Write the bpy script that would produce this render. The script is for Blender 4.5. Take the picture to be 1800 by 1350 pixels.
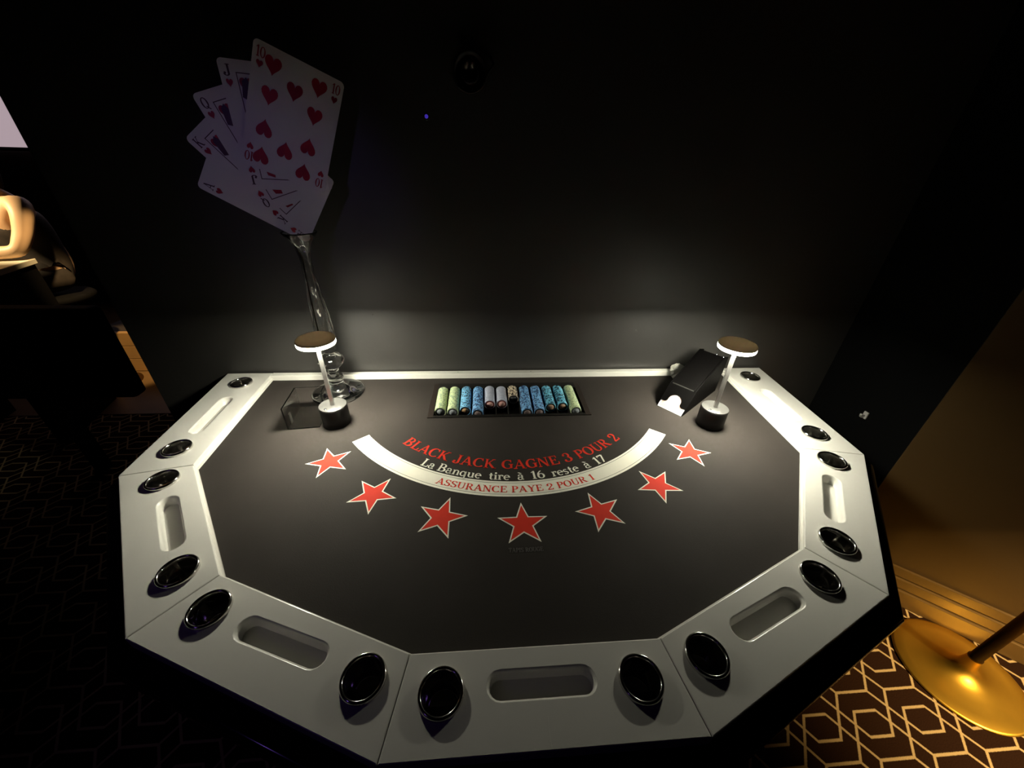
import bpy, math, random
from mathutils import Vector, Matrix
from mathutils.geometry import tessellate_polygon
random.seed(7)
for o in list(bpy.data.objects): bpy.data.objects.remove(o)
SC = bpy.context.scene
COL = SC.collection
PI = math.pi; R = math.radians

# ------------------------------------------------------------------ scale
U = 0.75           # metres per measured unit (camera is one unit above the felt)
TH = 0.77          # felt height above the floor, metres
def W(x, y, z=0.0): return Vector((x*U, y*U, z*U + TH))

# ------------------------------------------------------------------ camera
cd = bpy.data.cameras.new('camera'); cam = bpy.data.objects.new('camera', cd); COL.objects.link(cam)
cam.location = W(-0.1139, -1.7551, 1.0)
cam.rotation_euler = (1.0339, -0.0244, -0.0672)
cd.sensor_width = 36.0; cd.sensor_fit = 'HORIZONTAL'; cd.lens = 657.66/1800*36
cd.clip_start = 0.02; cd.clip_end = 60
SC.camera = cam

# ------------------------------------------------------------------ world, exposure, room lights
wd = bpy.data.worlds.new('world'); SC.world = wd; wd.use_nodes = True
wd.node_tree.nodes['Background'].inputs[0].default_value = (0.10, 0.09, 0.16, 1)
wd.node_tree.nodes['Background'].inputs[1].default_value = 0.003
SC.view_settings.view_transform = 'Standard'; SC.view_settings.look = 'None'
SC.view_settings.gamma = 1.0; SC.view_settings.exposure = 0.0
SC.view_settings.use_curve_mapping = False

def spot(name, loc, target, color, energy, size, blend=0.4, radius=0.04):
    l = bpy.data.lights.new(name, 'SPOT'); o = bpy.data.objects.new(name, l); COL.objects.link(o)
    l.color = color; l.energy = energy; l.spot_size = R(size); l.spot_blend = blend; l.shadow_soft_size = radius
    o.location = loc
    o.rotation_euler = (Vector(target) - Vector(loc)).to_track_quat('-Z', 'Y').to_euler()
    return o
LAMP_STRENGTH = 330.0
LAMP_COLOR = (1.0, 0.97, 0.78)
spot('low_spot_gold', (1.90, -1.90, 1.35), (1.66, -1.02, -0.05), (1.0, 0.70, 0.30), 260, 52, 1.0, 0.09)  # unseen low spot for the warm light on gold base, carpet and wall
spot('ceiling_spot_far_table', (-3.55, 0.35, 2.0), (-2.80, 1.12, 1.14), (1.0, 0.78, 0.43), 270, 19, 0.4, 0.05)
spot('ceiling_spot_far_floor', (-2.0, 0.60, 2.4), (-2.80, 1.45, 0.20), (1.0, 0.70, 0.33), 330, 15, 0.4, 0.04)
spot('ceiling_spot_violet', (-0.75, -2.75, 2.1), (-0.66, -0.15, 1.36), (0.40, 0.24, 1.0), 7.5, 17, 0.9, 0.05)
spot('added_violet_fill', (-2.3, -2.4, 2.8), (-0.85, -1.0, 0.78), (0.34, 0.16, 1.0), 3.0, 40, 0.9, 0.05)  # second violet spot, added to tint the rail slots purple

# ------------------------------------------------------------------ materials
def mat(name, color, rough=0.5, metal=0.0, spec=0.5, trans=0.0, ior=1.5, coat=0.0, coat_rough=0.1,
        emit=None, estr=0.0, vary=0.12, scale=30.0, bump=0.0, bscale=200.0, color2=None, aniso=0.0):
    m = bpy.data.materials.new(name); m.use_nodes = True
    nt = m.node_tree; b = nt.nodes['Principled BSDF']; L = nt.links.new
    b.inputs['Roughness'].default_value = rough; b.inputs['Metallic'].default_value = metal
    b.inputs['Specular IOR Level'].default_value = spec; b.inputs['IOR'].default_value = ior
    b.inputs['Transmission Weight'].default_value = trans
    b.inputs['Coat Weight'].default_value = coat; b.inputs['Coat Roughness'].default_value = coat_rough
    tc = nt.nodes.new('ShaderNodeTexCoord')
    n = nt.nodes.new('ShaderNodeTexNoise'); n.inputs['Scale'].default_value = scale; n.inputs['Detail'].default_value = 4
    L(tc.outputs['Object'], n.inputs['Vector'])
    mx = nt.nodes.new('ShaderNodeMix'); mx.data_type = 'RGBA'
    c = color; c2 = color2 or tuple(max(0, k*(1 - vary)) for k in c)
    mx.inputs[6].default_value = (*c, 1); mx.inputs[7].default_value = (*c2, 1)
    L(n.outputs['Fac'], mx.inputs[0]); L(mx.outputs[2], b.inputs['Base Color'])
    if bump > 0:
        n2 = nt.nodes.new('ShaderNodeTexNoise'); n2.inputs['Scale'].default_value = bscale; n2.inputs['Detail'].default_value = 3
        L(tc.outputs['Object'], n2.inputs['Vector'])
        bp = nt.nodes.new('ShaderNodeBump'); bp.inputs['Strength'].default_value = bump; bp.inputs['Distance'].default_value = 0.002
        L(n2.outputs['Fac'], bp.inputs['Height']); L(bp.outputs['Normal'], b.inputs['Normal'])
    if emit:
        b.inputs['Emission Color'].default_value = (*emit, 1); b.inputs['Emission Strength'].default_value = estr
    return m

M = {}
M['felt'] = mat('black_leatherette', (0.036, 0.031, 0.028), 0.75, spec=0.10, vary=0.35, scale=6, bump=0.12, bscale=420)
M['rail'] = mat('white_lacquer', (0.72, 0.705, 0.66), 0.32, spec=0.5, vary=0.04, scale=8, coat=0.25, coat_rough=0.12)
M['gloss_black'] = mat('gloss_black_lacquer', (0.006, 0.006, 0.006), 0.12, spec=0.5, vary=0.2)
M['body_black'] = mat('matte_black_laminate', (0.008, 0.007, 0.007), 0.55, vary=0.3)
M['chrome'] = mat('chrome', (0.62, 0.60, 0.57), 0.14, 1.0, vary=0.05)
M['print_white'] = mat('print_cream', (0.80, 0.78, 0.68), 0.7, spec=0.1, vary=0.05, scale=60)
M['print_red'] = mat('print_red', (0.66, 0.040, 0.022), 0.7, spec=0.1, vary=0.15, scale=60)
M['print_line'] = mat('print_dark_line', (0.06, 0.07, 0.05), 0.5)
M['print_grey'] = mat('print_worn_grey', (0.13, 0.125, 0.12), 0.5, vary=0.6, scale=300)
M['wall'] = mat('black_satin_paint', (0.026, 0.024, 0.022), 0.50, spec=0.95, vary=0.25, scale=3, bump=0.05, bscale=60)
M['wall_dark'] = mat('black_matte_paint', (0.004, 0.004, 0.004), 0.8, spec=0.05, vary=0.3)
M['wall_brown'] = mat('brown_wall_paint', (0.105, 0.060, 0.019), 0.55, vary=0.35, scale=2.2, bump=0.1, bscale=40)
M['base_brown'] = mat('brown_painted_wood', (0.155, 0.092, 0.030), 0.4, vary=0.15, scale=12)
M['wall_far'] = mat('dark_brown_wall', (0.035, 0.024, 0.018), 0.7, vary=0.3, scale=3)
M['ceiling'] = mat('black_ceiling', (0.01, 0.01, 0.01), 0.8)
M['glass'] = mat('clear_glass', (0.99, 0.99, 0.98), 0.0, trans=1.0, ior=1.56, vary=0.0)
M['acrylic'] = mat('clear_acrylic', (1.0, 0.99, 0.98), 0.0, trans=1.0, ior=1.36, vary=0.0)
M['lamp_black'] = mat('lamp_black_metal', (0.006, 0.005, 0.005), 0.45, spec=0.25, vary=0.2)
M['lamp_bronze'] = mat('lamp_dark_bronze', (0.55, 0.42, 0.28), 0.45, metal=0.0, vary=0.2)
M['lamp_steel'] = mat('lamp_brushed_steel', (0.42, 0.41, 0.40), 0.30, metal=0.9, vary=0.15, scale=90)
M['lamp_cap'] = mat('lamp_cap_glow', (0.10, 0.08, 0.055), 0.45, vary=0.15)
def cap_glow(m):  # translucency added so LED glow browns the cap, imitating bloom around the head
    nt = m.node_tree; b = nt.nodes['Principled BSDF']; out = nt.nodes['Material Output']
    tr = nt.nodes.new('ShaderNodeBsdfTranslucent'); tr.inputs[0].default_value = (0.018, 0.0148, 0.011, 1)
    ad = nt.nodes.new('ShaderNodeAddShader'); nt.links.new(b.outputs[0], ad.inputs[0]); nt.links.new(tr.outputs[0], ad.inputs[1]); nt.links.new(ad.outputs[0], out.inputs[0])
cap_glow(M['lamp_cap'])
M['lamp_plate'] = mat('lamp_satin_plate', (0.055, 0.054, 0.052), 0.4, spec=0.4, vary=0.1)
M['led'] = mat('led_diffuser', (1, 1, 1), 0.5, emit=LAMP_COLOR, estr=LAMP_STRENGTH)
M['led_rim'] = mat('led_rim_glow', (1, 1, 1), 0.5, emit=LAMP_COLOR, estr=14.0)
M['tray'] = mat('tray_black_plastic', (0.010, 0.009, 0.008), 0.35, vary=0.2)
M['tray_frame'] = mat('tray_dark_wood', (0.022, 0.014, 0.011), 0.45, vary=0.5, scale=40)
M['shoe'] = mat('shoe_black_acrylic', (0.0014, 0.0012, 0.0012), 0.55, spec=0.04, vary=0.2)
M['card'] = mat('card_white', (0.82, 0.79, 0.80), 0.42, vary=0.05, scale=20)
M['card_red'] = mat('card_red_ink', (0.42, 0.010, 0.018), 0.42, vary=0.2)
M['card_dark'] = mat('card_dark_ink', (0.09, 0.035, 0.05), 0.42, vary=0.3)
M['card_gold'] = mat('card_ochre_ink', (0.35, 0.20, 0.14), 0.42, vary=0.3)
M['card_pink'] = mat('card_pink_print', (0.46, 0.27, 0.23), 0.6, vary=0.35, scale=110, color2=(0.56, 0.50, 0.45))
M['paper'] = mat('white_paper', (0.84, 0.82, 0.75), 0.7, vary=0.08)
M['gold'] = mat('brushed_gold', (0.92, 0.56, 0.08), 0.38, 1.0, vary=0.22, scale=14, bump=0.04, bscale=500)
M['gold_dark'] = mat('dark_brass', (0.20, 0.11, 0.03), 0.35, 1.0, vary=0.2)
M['skin'] = mat('skin', (0.72, 0.46, 0.27), 0.5, vary=0.12, scale=18)
M['hair'] = mat('dark_hair', (0.02, 0.012, 0.008), 0.45, vary=0.4, scale=90)
M['dress'] = mat('patterned_dress', (0.010, 0.007, 0.006), 0.7, color2=(0.05, 0.035, 0.025), scale=26)
M['lip'] = mat('lip', (0.35, 0.10, 0.09), 0.4)
M['eye'] = mat('eye', (0.04, 0.03, 0.03), 0.2)
M['cloth_white'] = mat('far_table_white', (0.72, 0.66, 0.52), 0.45, vary=0.08)
M['bench_black'] = mat('black_upholstery', (0.005, 0.0045, 0.0045), 0.8, spec=0.05, vary=0.3, bump=0.2, bscale=120)
M['wood'] = mat('oak_board', (0.42, 0.235, 0.085), 0.5, vary=0.4, scale=9, bump=0.08, bscale=70)
M['wood_floor'] = mat('brown_wood_floor', (0.20, 0.11, 0.04), 0.5, vary=0.5, scale=5)
M['screen'] = mat('lit_screen', (0.1, 0.1, 0.1), 0.5, emit=(0.43, 0.335, 0.37), estr=0.95)
M['reflection_blue'] = mat('blue_reflection_glow', (0.05, 0.05, 0.3), 0.3, emit=(0.10, 0.05, 0.75), estr=0.4)  # emissive colour of the painted wall reflection
M['white_plastic'] = mat('white_plastic', (0.55, 0.54, 0.52), 0.4)
M['pale_mark'] = mat('pale_line_finish', (0.80, 0.79, 0.74), 0.35)
M['rubber'] = mat('rubber', (0.01, 0.01, 0.01), 0.8)
def chipmats(body, spot, face, inlay, nm):
    return [mat('chip_%s_clay' % nm, body, 0.5, vary=0.1), mat('chip_%s_spot' % nm, spot, 0.5, vary=0.1),
            mat('chip_%s_face' % nm, face, 0.45, vary=0.2), mat('chip_%s_inlay' % nm, inlay, 0.4, vary=0.35, scale=160)]
CH = {'green': chipmats((0.56, 0.66, 0.38), (0.30, 0.40, 0.26), (0.05, 0.055, 0.06), (0.22, 0.24, 0.26), 'green'),
      'sky': chipmats((0.20, 0.52, 0.80), (0.010, 0.020, 0.05), (0.012, 0.010, 0.010), (0.33, 0.20, 0.10), 'sky'),
      'blue': chipmats((0.19, 0.44, 0.76), (0.030, 0.075, 0.20), (0.015, 0.013, 0.016), (0.16, 0.12, 0.12), 'blue'),
      'teal': chipmats((0.17, 0.54, 0.74), (0.008, 0.055, 0.10), (0.012, 0.010, 0.010), (0.34, 0.22, 0.15), 'teal'),
      'lavender': chipmats((0.46, 0.49, 0.60), (0.41, 0.44, 0.56), (0.17, 0.035, 0.035), (0.55, 0.30, 0.27), 'lavender'),
      'leopard': chipmats((0.74, 0.62, 0.46), (0.030, 0.020, 0.012), (0.015, 0.014, 0.014), (0.03, 0.03, 0.03), 'leopard')}

# carpet: folded quarter cell, distance to five segments
def carpet_material():
    m = bpy.data.materials.new('hexagon_carpet'); m.use_nodes = True
    nt = m.node_tree; b = nt.nodes['Principled BSDF']; L = nt.links.new; N = nt.nodes.new
    def math_(op, a, c=None):
        n = N('ShaderNodeMath'); n.operation = op
        for i, v in enumerate((a, c)):
            if v is None: continue
            if isinstance(v, (int, float)): n.inputs[i].default_value = v
            else: L(v, n.inputs[i])
        return n.outputs[0]
    tc = N('ShaderNodeTexCoord'); sx = N('ShaderNodeSeparateXYZ'); L(tc.outputs['Object'], sx.inputs[0])
    px, py = 0.2325, 0.2215; cx, cy = 1.2865, -1.2310
    def fold(out, c, p):
        t = math_('DIVIDE', math_('SUBTRACT', math_('MULTIPLY', out, 1/U), c), p)
        f = math_('SUBTRACT', t, math_('ROUND', t))
        return math_('MULTIPLY', math_('ABSOLUTE', f), p)
    ax = fold(sx.outputs[0], cx, px); ay = fold(sx.outputs[1], cy, py)
    hx, hy = px/2, py/2
    xm = 0.05 + 0.042*0.109/0.154
    ym = (hx - xm)*0.154/0.109
    segs = [((0, .042), (.05, .042)), ((.05, .042), (xm, 0)), ((xm, 0), (hx, ym)), ((hx, ym), (.073, hy)), ((.073, hy), (0, hy))]
    best = None
    for (a, c) in segs:
        dx, dy = c[0]-a[0], c[1]-a[1]; ll = dx*dx+dy*dy
        qx = math_('SUBTRACT', ax, a[0]); qy = math_('SUBTRACT', ay, a[1])
        t = math_('ADD', math_('MULTIPLY', qx, dx/ll), math_('MULTIPLY', qy, dy/ll))
        n = N('ShaderNodeClamp'); L(t, n.inputs[0]); t = n.outputs[0]
        ex = math_('SUBTRACT', qx, math_('MULTIPLY', t, dx)); ey = math_('SUBTRACT', qy, math_('MULTIPLY', t, dy))
        d = math_('SQRT', math_('ADD', math_('MULTIPLY', ex, ex), math_('MULTIPLY', ey, ey)))
        best = d if best is None else math_('MINIMUM', best, d)
    nz = N('ShaderNodeTexNoise'); nz.inputs['Scale'].default_value = 260; nz.inputs['Detail'].default_value = 3
    L(tc.outputs['Object'], nz.inputs['Vector'])
    wob = math_('MULTIPLY', math_('SUBTRACT', nz.outputs['Fac'], 0.5), 0.003)
    mr = N('ShaderNodeMapRange'); mr.inputs['From Min'].default_value = 0.0035; mr.inputs['From Max'].default_value = 0.0062
    mr.inputs['To Min'].default_value = 1; mr.inputs['To Max'].default_value = 0
    L(math_('ADD', best, wob), mr.inputs['Value'])
    dk = N('ShaderNodeMix'); dk.data_type = 'RGBA'; dk.inputs[6].default_value = (0.016, 0.006, 0.003, 1); dk.inputs[7].default_value = (0.030, 0.012, 0.006, 1)
    L(nz.outputs['Fac'], dk.inputs[0])
    mx = N('ShaderNodeMix'); mx.data_type = 'RGBA'; L(dk.outputs[2], mx.inputs[6]); mx.inputs[7].default_value = (0.55, 0.40, 0.22, 1)
    L(mr.outputs[0], mx.inputs[0]); L(mx.outputs[2], b.inputs['Base Color'])
    b.inputs['Roughness'].default_value = 0.95; b.inputs['Specular IOR Level'].default_value = 0.1
    bp = N('ShaderNodeBump'); bp.inputs['Strength'].default_value = 0.4; bp.inputs['Distance'].default_value = 0.003
    L(nz.outputs['Fac'], bp.inputs['Height']); L(bp.outputs['Normal'], b.inputs['Normal'])
    return m
M['carpet'] = carpet_material()

# ------------------------------------------------------------------ mesh builder
class MB:
    def __init__(s): s.v = []; s.f = []; s.m = []; s.sm = []
    def add(s, vs, fs, mi=0, smooth=False):
        b = len(s.v); s.v += [tuple(p) for p in vs]
        for f in fs: s.f.append(tuple(b+i for i in f)); s.m.append(mi); s.sm.append(smooth)
    def box(s, c, d, rot=None, mi=0):
        c = Vector(c); h = [k/2 for k in d]; vs = []
        for x in (-1, 1):
            for y in (-1, 1):
                for z in (-1, 1):
                    p = Vector((x*h[0], y*h[1], z*h[2])); vs.append(c + (rot @ p if rot else p))
        s.add(vs, [(0, 1, 3, 2), (4, 6, 7, 5), (0, 4, 5, 1), (2, 3, 7, 6), (0, 2, 6, 4), (1, 5, 7, 3)], mi)
    def lathe(s, prof, c=(0, 0, 0), n=48, axis='Z', mi=0, smooth=True, a0=0.0):
        vs = []; fs = []; k = len(prof)
        for i in range(n):
            a = a0 + 2*PI*i/n
            for r, z in prof:
                p = (r*math.cos(a), r*math.sin(a), z)
                if axis == 'Y': p = (p[0], -p[2], p[1])
                vs.append((p[0]+c[0], p[1]+c[1], p[2]+c[2]))
        for i in range(n):
            j = (i+1) % n
            for q in range(k-1):
                a, b, c2, d = i*k+q, j*k+q, j*k+q+1, i*k+q+1
                fs.append((a, b, c2, d))
        s.add(vs, fs, mi, smooth)
    def fill(s, loops, z=0.0, mi=0, up=True):
        L = [[Vector((p[0], p[1], 0)) for p in l] for l in loops]
        flat = [(p[0], p[1], z) for l in loops for p in l]
        tr = tessellate_polygon(L); fs = []
        for t in tr:
            a, b, c = (Vector(flat[i]) for i in t)
            n = (b-a).cross(c-a).z
            if abs(n) < 1e-14: continue
            fs.append(tuple(t) if (n > 0) == up else (t[0], t[2], t[1]))
        s.add(flat, fs, mi)
    def loft(s, l0, l1, mi=0, smooth=False, closed=True):
        n = len(l0); vs = list(l0)+list(l1); fs = []
        for i in range(n if closed else n-1):
            j = (i+1) % n; fs.append((i, j, n+j, n+i))
        s.add(vs, fs, mi, smooth)
    def tube(s, pts, r, n=10, mi=0):
        pts = [Vector(p) for p in pts]; rings = []
        for i, p in enumerate(pts):
            d = (pts[min(i+1, len(pts)-1)]-pts[max(i-1, 0)]).normalized()
            a = d.cross(Vector((0, 0, 1)));  a = a.normalized() if a.length > 1e-4 else Vector((1, 0, 0))
            b = d.cross(a)
            rr = r[i] if isinstance(r, (list, tuple)) else r
            rings.append([p+(a*math.cos(2*PI*k/n)+b*math.sin(2*PI*k/n))*rr for k in range(n)])
        for i in range(len(rings)-1): s.loft(rings[i], rings[i+1], mi, True)
        s.add(rings[0], [tuple(range(n))], mi); s.add(rings[-1], [tuple(range(n))[::-1]], mi)
    def build(s, name, mats, parent=None, loc=None, fixn=True):
        me = bpy.data.meshes.new(name); me.from_pydata(s.v, [], s.f)
        if not isinstance(mats, (list, tuple)): mats = [mats]
        for m_ in mats: me.materials.append(m_)
        for p, mi, sm in zip(me.polygons, s.m, s.sm): p.material_index = mi; p.use_smooth = sm
        if fixn:
            import bmesh
            bm = bmesh.new(); bm.from_mesh(me); bmesh.ops.remove_doubles(bm, verts=bm.verts, dist=1e-6)
            bmesh.ops.recalc_face_normals(bm, faces=bm.faces); bm.to_mesh(me); bm.free()
        me.update()
        o = bpy.data.objects.new(name, me); COL.objects.link(o)
        if parent: o.parent = parent
        if loc is not None: o.location = loc
        return o
def tag(o, label, cat, group=None):
    o['label'] = label; o['category'] = cat
    if group: o['group'] = group
    return o
def thing(name, label, cat, loc=(0, 0, 0), rz=0.0, group=None):
    o = bpy.data.objects.new(name, None); COL.objects.link(o); o.empty_display_size = 0.05
    o.location = loc; o.rotation_euler = (0, 0, rz); return tag(o, label, cat, group)
def struct(o): o['kind'] = 'structure'; return o
def bevel(o, w=0.002, seg=2):
    b = o.modifiers.new('bevel', 'BEVEL'); b.width = w; b.segments = seg; b.limit_method = 'ANGLE'; b.angle_limit = R(40); return o

# ------------------------------------------------------------------ glyphs (serif stroke font, cap height 1)
T, t = 0.165, 0.075
def GL():
    G = {}
    def l(x0, y0, x1, y1, w): return ('l', x0, y0, x1, y1, w)
    def a(cx, cy, rx, ry, a0, a1, w0, w1=None): return ('a', cx, cy, rx, ry, a0, a1, w0, w1 or w0)   # widths at sides (horizontal) w0, at top/bottom w1
    def s(x, y, w=0.30): return ('l', x-w/2, y+(0.035 if y < 0.5 else -0.035), x+w/2, y+(0.035 if y < 0.5 else -0.035), 0.07)
    G['A'] = (.92, [l(.14, 0, .46, 1, t), l(.44, 1, .76, 0, T), l(.24, .33, .64, .33, t), s(.14, 0, .28), s(.78, 0, .32), l(.34, .96, .52, .96, .07)])
    G['B'] = (.80, [l(.20, 0, .20, 1, T), a(.36, .745, .26, .225, 90, -90, .17, t), a(.36, .27, .32, .24, 90, -90, .19, t), l(.05, .965, .40, .965, .07), l(.05, .035, .40, .035, .07), l(.2, .52, .40, .52, t)])
    G['C'] = (.84, [a(.46, .5, .36, .46, 50, 310, .2, t), l(.70, .98, .72, .70, t), l(.70, .22, .76, .10, t)])
    G['E'] = (.76, [l(.20, 0, .20, 1, T), l(.05, .96, .66, .96, t), l(.05, .04, .70, .04, t), l(.2, .52, .52, .52, t), l(.64, 1, .66, .74, t), l(.68, 0, .72, .28, t), l(.52, .40, .52, .64, t)])
    G['G'] = (.90, [a(.46, .5, .36, .46, 50, 300, .2, t), l(.70, .98, .72, .70, t), l(.72, .08, .72, .46, .17), s(.70, .46, .34)])
    G['J'] = (.58, [l(.40, 1, .40, .22, T), a(.22, .22, .19, .19, 0, -170, .17, t), s(.40, 1, .34), a(.10, .24, .05, .05, 0, 360, .1)])
    G['K'] = (.90, [l(.20, 0, .20, 1, T), l(.28, .46, .72, 1, t), l(.36, .58, .76, 0, T), s(.20, 0), s(.20, 1), s(.72, 1, .26), s(.80, 0, .26)])
    G['L'] = (.74, [l(.22, 0, .22, 1, T), s(.22, 1, .34), l(.06, .04, .66, .04, t), l(.64, 0, .70, .32, t)])
    G['N'] = (.92, [l(.16, 0, .16, 1, t), l(.16, 1, .74, 0, T), l(.74, 0, .74, 1, t), s(.14, 0, .26), s(.10, 1, .22), s(.74, 1, .26)])
    G['O'] = (.88, [a(.44, .5, .34, .46, 0, 360, .2, t)])
    G['Q'] = (.88, [a(.44, .5, .34, .46, 0, 360, .2, t), l(.46, .24, .80, -.12, .12)])
    G['P'] = (.74, [l(.20, 0, .20, 1, T), a(.36, .72, .28, .24, 90, -90, .18, t), l(.05, .96, .40, .96, .07), l(.2, .48, .40, .48, t), s(.20, 0, .32)])
    G['R'] = (.86, [l(.20, 0, .20, 1, T), a(.36, .74, .27, .225, 90, -90, .18, t), l(.05, .965, .40, .965, .07), l(.2, .515, .40, .515, t), s(.20, 0), l(.42, .5, .74, 0, T), s(.78, 0, .22)])
    G['S'] = (.68, [a(.33, .73, .22, .235, 30, 270, .17, t), a(.33, .265, .24, .235, 90, -150, .19, t), l(.56, .98, .57, .74, t), l(.09, .26, .09, .02, t), l(.2, .6, .46, .40, T)])
    G['T'] = (.80, [l(.40, 0, .40, 1, T), l(.06, .96, .74, .96, t), l(.06, 1, .06, .74, t), l(.74, 1, .74, .74, t), s(.40, 0, .34)])
    G['U'] = (.90, [l(.20, 1, .20, .34, T), a(.46, .34, .26, .31, 180, 360, .15, t), l(.72, .34, .72, 1, t), s(.20, 1, .34), s(.72, 1, .26)])
    G['Y'] = (.86, [l(.14, 1, .44, .48, T), l(.44, .48, .72, 1, t), l(.43, .5, .43, 0, T), s(.14, 1, .30), s(.74, 1, .26), s(.43, 0, .32)])
    G['I'] = (.42, [l(.21, 0, .21, 1, T), s(.21, 0, .34), s(.21, 1, .34)])
    G['0'] = (.70, [a(.35, .5, .26, .46, 0, 360, .18, t)])
    G['1'] = (.52, [l(.28, 0, .28, 1, .18), l(.06, .80, .28, .97, t), s(.28, 0, .36)])
    G['2'] = (.70, [a(.34, .72, .24, .24, 165, -40, .17, t), l(.52, .56, .12, .08, .12), l(.08, .05, .62, .05, .12), l(.62, 0, .64, .22, t), a(.16, .72, .05, .05, 0, 360, .1)])
    G['3'] = (.68, [a(.32, .745, .22, .22, 150, -80, .17, t), a(.32, .275, .26, .245, 80, -155, .19, t), a(.13, .78, .05, .05, 0, 360, .09), a(.11, .22, .05, .05, 0, 360, .09)])
    G['6'] = (.70, [a(.36, .31, .24, .28, 0, 360, .17, t), a(.56, .36, .45, .60, 175, 105, .17, t)])
    G['7'] = (.66, [l(.06, .93, .60, .93, .14), l(.59, .92, .26, 0, .15), l(.06, 1, .06, .74, t)])
    G['a'] = (.60, [a(.25, .18, .16, .165, 0, 360, .13, t), l(.42, .50, .42, .06, .15), a(.27, .46, .16, .17, 0, 150, .12, t), l(.42, .04, .56, .05, t), a(.12, .50, .03, .03, 0, 360, .08)])
    G['à'] = (.60, G['a'][1] + [l(.14, .92, .36, .76, .10)])
    G['e'] = (.58, [a(.29, .31, .21, .285, 0, 310, .15, t), l(.14, .34, .48, .38, t)])
    G['i'] = (.34, [l(.17, 0, .17, .60, .15), a(.17, .82, .05, .05, 0, 360, .1), s(.17, 0, .30), l(.03, .57, .17, .57, .07)])
    G['n'] = (.68, [l(.17, 0, .17, .60, .15), a(.36, .42, .17, .18, 170, 0, .14, t), l(.53, .44, .53, 0, .15), s(.17, 0, .26), s(.53, 0, .24), l(.03, .57, .17, .57, .07)])
    G['q'] = (.64, [a(.28, .31, .20, .28, 0, 360, .14, t), l(.50, .62, .50, -.30, .14), l(.38, -.28, .62, -.28, .07)])
    G['r'] = (.50, [l(.17, 0, .17, .60, .15), a(.34, .42, .15, .17, 160, 60, .12, t), a(.42, .52, .04, .04, 0, 360, .09), s(.17, 0, .28), l(.03, .57, .17, .57, .07)])
    G['s'] = (.48, [a(.23, .455, .15, .145, 30, 270, .12, t), a(.23, .165, .16, .145, 90, -150, .13, t), l(.14, .36, .32, .26, .13)])
    G['t'] = (.44, [l(.20, .80, .20, .12, .15), a(.29, .13, .09, .10, 180, 330, .11, t), l(.04, .56, .38, .56, .08)])
    G['u'] = (.70, [l(.17, .60, .17, .2, .15), a(.34, .2, .17, .17, 180, 340, .13, t), l(.53, .60, .53, .0, .15), l(.03, .57, .17, .57, .07), l(.40, .57, .53, .57, .07), l(.53, .035, .64, .035, .07)])
    return G
GLY = GL()
def glyph_quads(ch):
    out = []
    for st in GLY[ch][1]:
        if st[0] == 'l':
            _, x0, y0, x1, y1, w = st; d = Vector((x1-x0, y1-y0)); n = Vector((-d.y, d.x)).normalized()*w/2
            # near-vertical/diagonal strokes keep flat ends
            if abs(d.y) > abs(d.x)*0.6 and w > 0.08:
                k = w/2*math.sqrt(1+(d.x/d.y)**2); n = Vector((k, 0))
                out.append([(x0-n.x, y0), (x0+n.x, y0), (x1+n.x, y1), (x1-n.x, y1)])
            else: out.append([(x0-n.x, y0-n.y), (x0+n.x, y0+n.y), (x1+n.x, y1+n.y), (x1-n.x, y1-n.y)])
        else:
            _, cx, cy, rx, ry, a0, a1, w0, w1 = st; k = max(4, int(abs(a1-a0)/15)); pr = None
            for i in range(k+1):
                g = R(a0+(a1-a0)*i/k); c, sn = math.cos(g), math.sin(g); w = w0*c*c+w1*sn*sn
                p = ((cx+(rx+w/2)*c, cy+(ry+w/2)*sn), (cx+(rx-w/2)*c, cy+(ry-w/2)*sn))
                if pr: out.append([pr[0], p[0], p[1], pr[1]])
                pr = p
    return out
def text_layout(txt, space=0.42):
    x = 0; items = []
    for ch in txt:
        if ch == ' ': x += space; continue
        items.append((ch, x)); x += GLY[ch][0]
    return items, x
def text_mesh(txt, mapf, h, width=None, space=0.42):
    """mapf(u, v) -> 3D point; h = cap height; width = total advance (letters stretch to fit)"""
    items, tot = text_layout(txt, space); kx = (width/tot) if width else h
    mb = MB()
    for ch, x in items:
        for q in glyph_quads(ch):
            P = [mapf((x+p[0])*kx, p[1]*h) for p in q]
            mb.add(P, [(0, 1, 2, 3)])
    return mb
def up_faces(mb):
    for i, f in enumerate(mb.f):
        a, b, c = (Vector(mb.v[k]) for k in f[:3])
        if (b-a).cross(c-b).z < 0: mb.f[i] = f[::-1]

# ================================================================== SETTING
mb = MB(); mb.box((0, 0, -0.05), (13, 11, 0.1)); struct(mb.build('floor', M['carpet']))
mb = MB(); mb.box((-3.7, 2.05, 0.001), (3.7, 2.3, 0.006)); struct(mb.build('floor_far', M['wood_floor']))
WY = 0.030*U; WXL = -1.822*U
KX, KY = 1.872*U, -0.520*U
mb = MB(); mb.box(((WXL+KX+0.1)/2, WY+0.06, 1.6), (KX+0.1-WXL, 0.12, 3.2)); struct(mb.build('wall_back', M['wall']))
for nm, lab, px_, pz_ in (('screw', 'pale screw head', -0.272, 0.283), ('screw', 'pale screw head', 0.678, 0.255), ('screw', 'pale screw head', -0.66, 0.34)):
    b = MB(); b.lathe([(0.0, 0.0022), (0.0016, 0.0020), (0.0026, 0.0006), (0.0026, -0.001)], (px_*U, WY, pz_*U+TH), 10, 'Y')
    b.build('screw_head', M['chrome'], bpy.data.objects['wall_back'])
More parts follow.
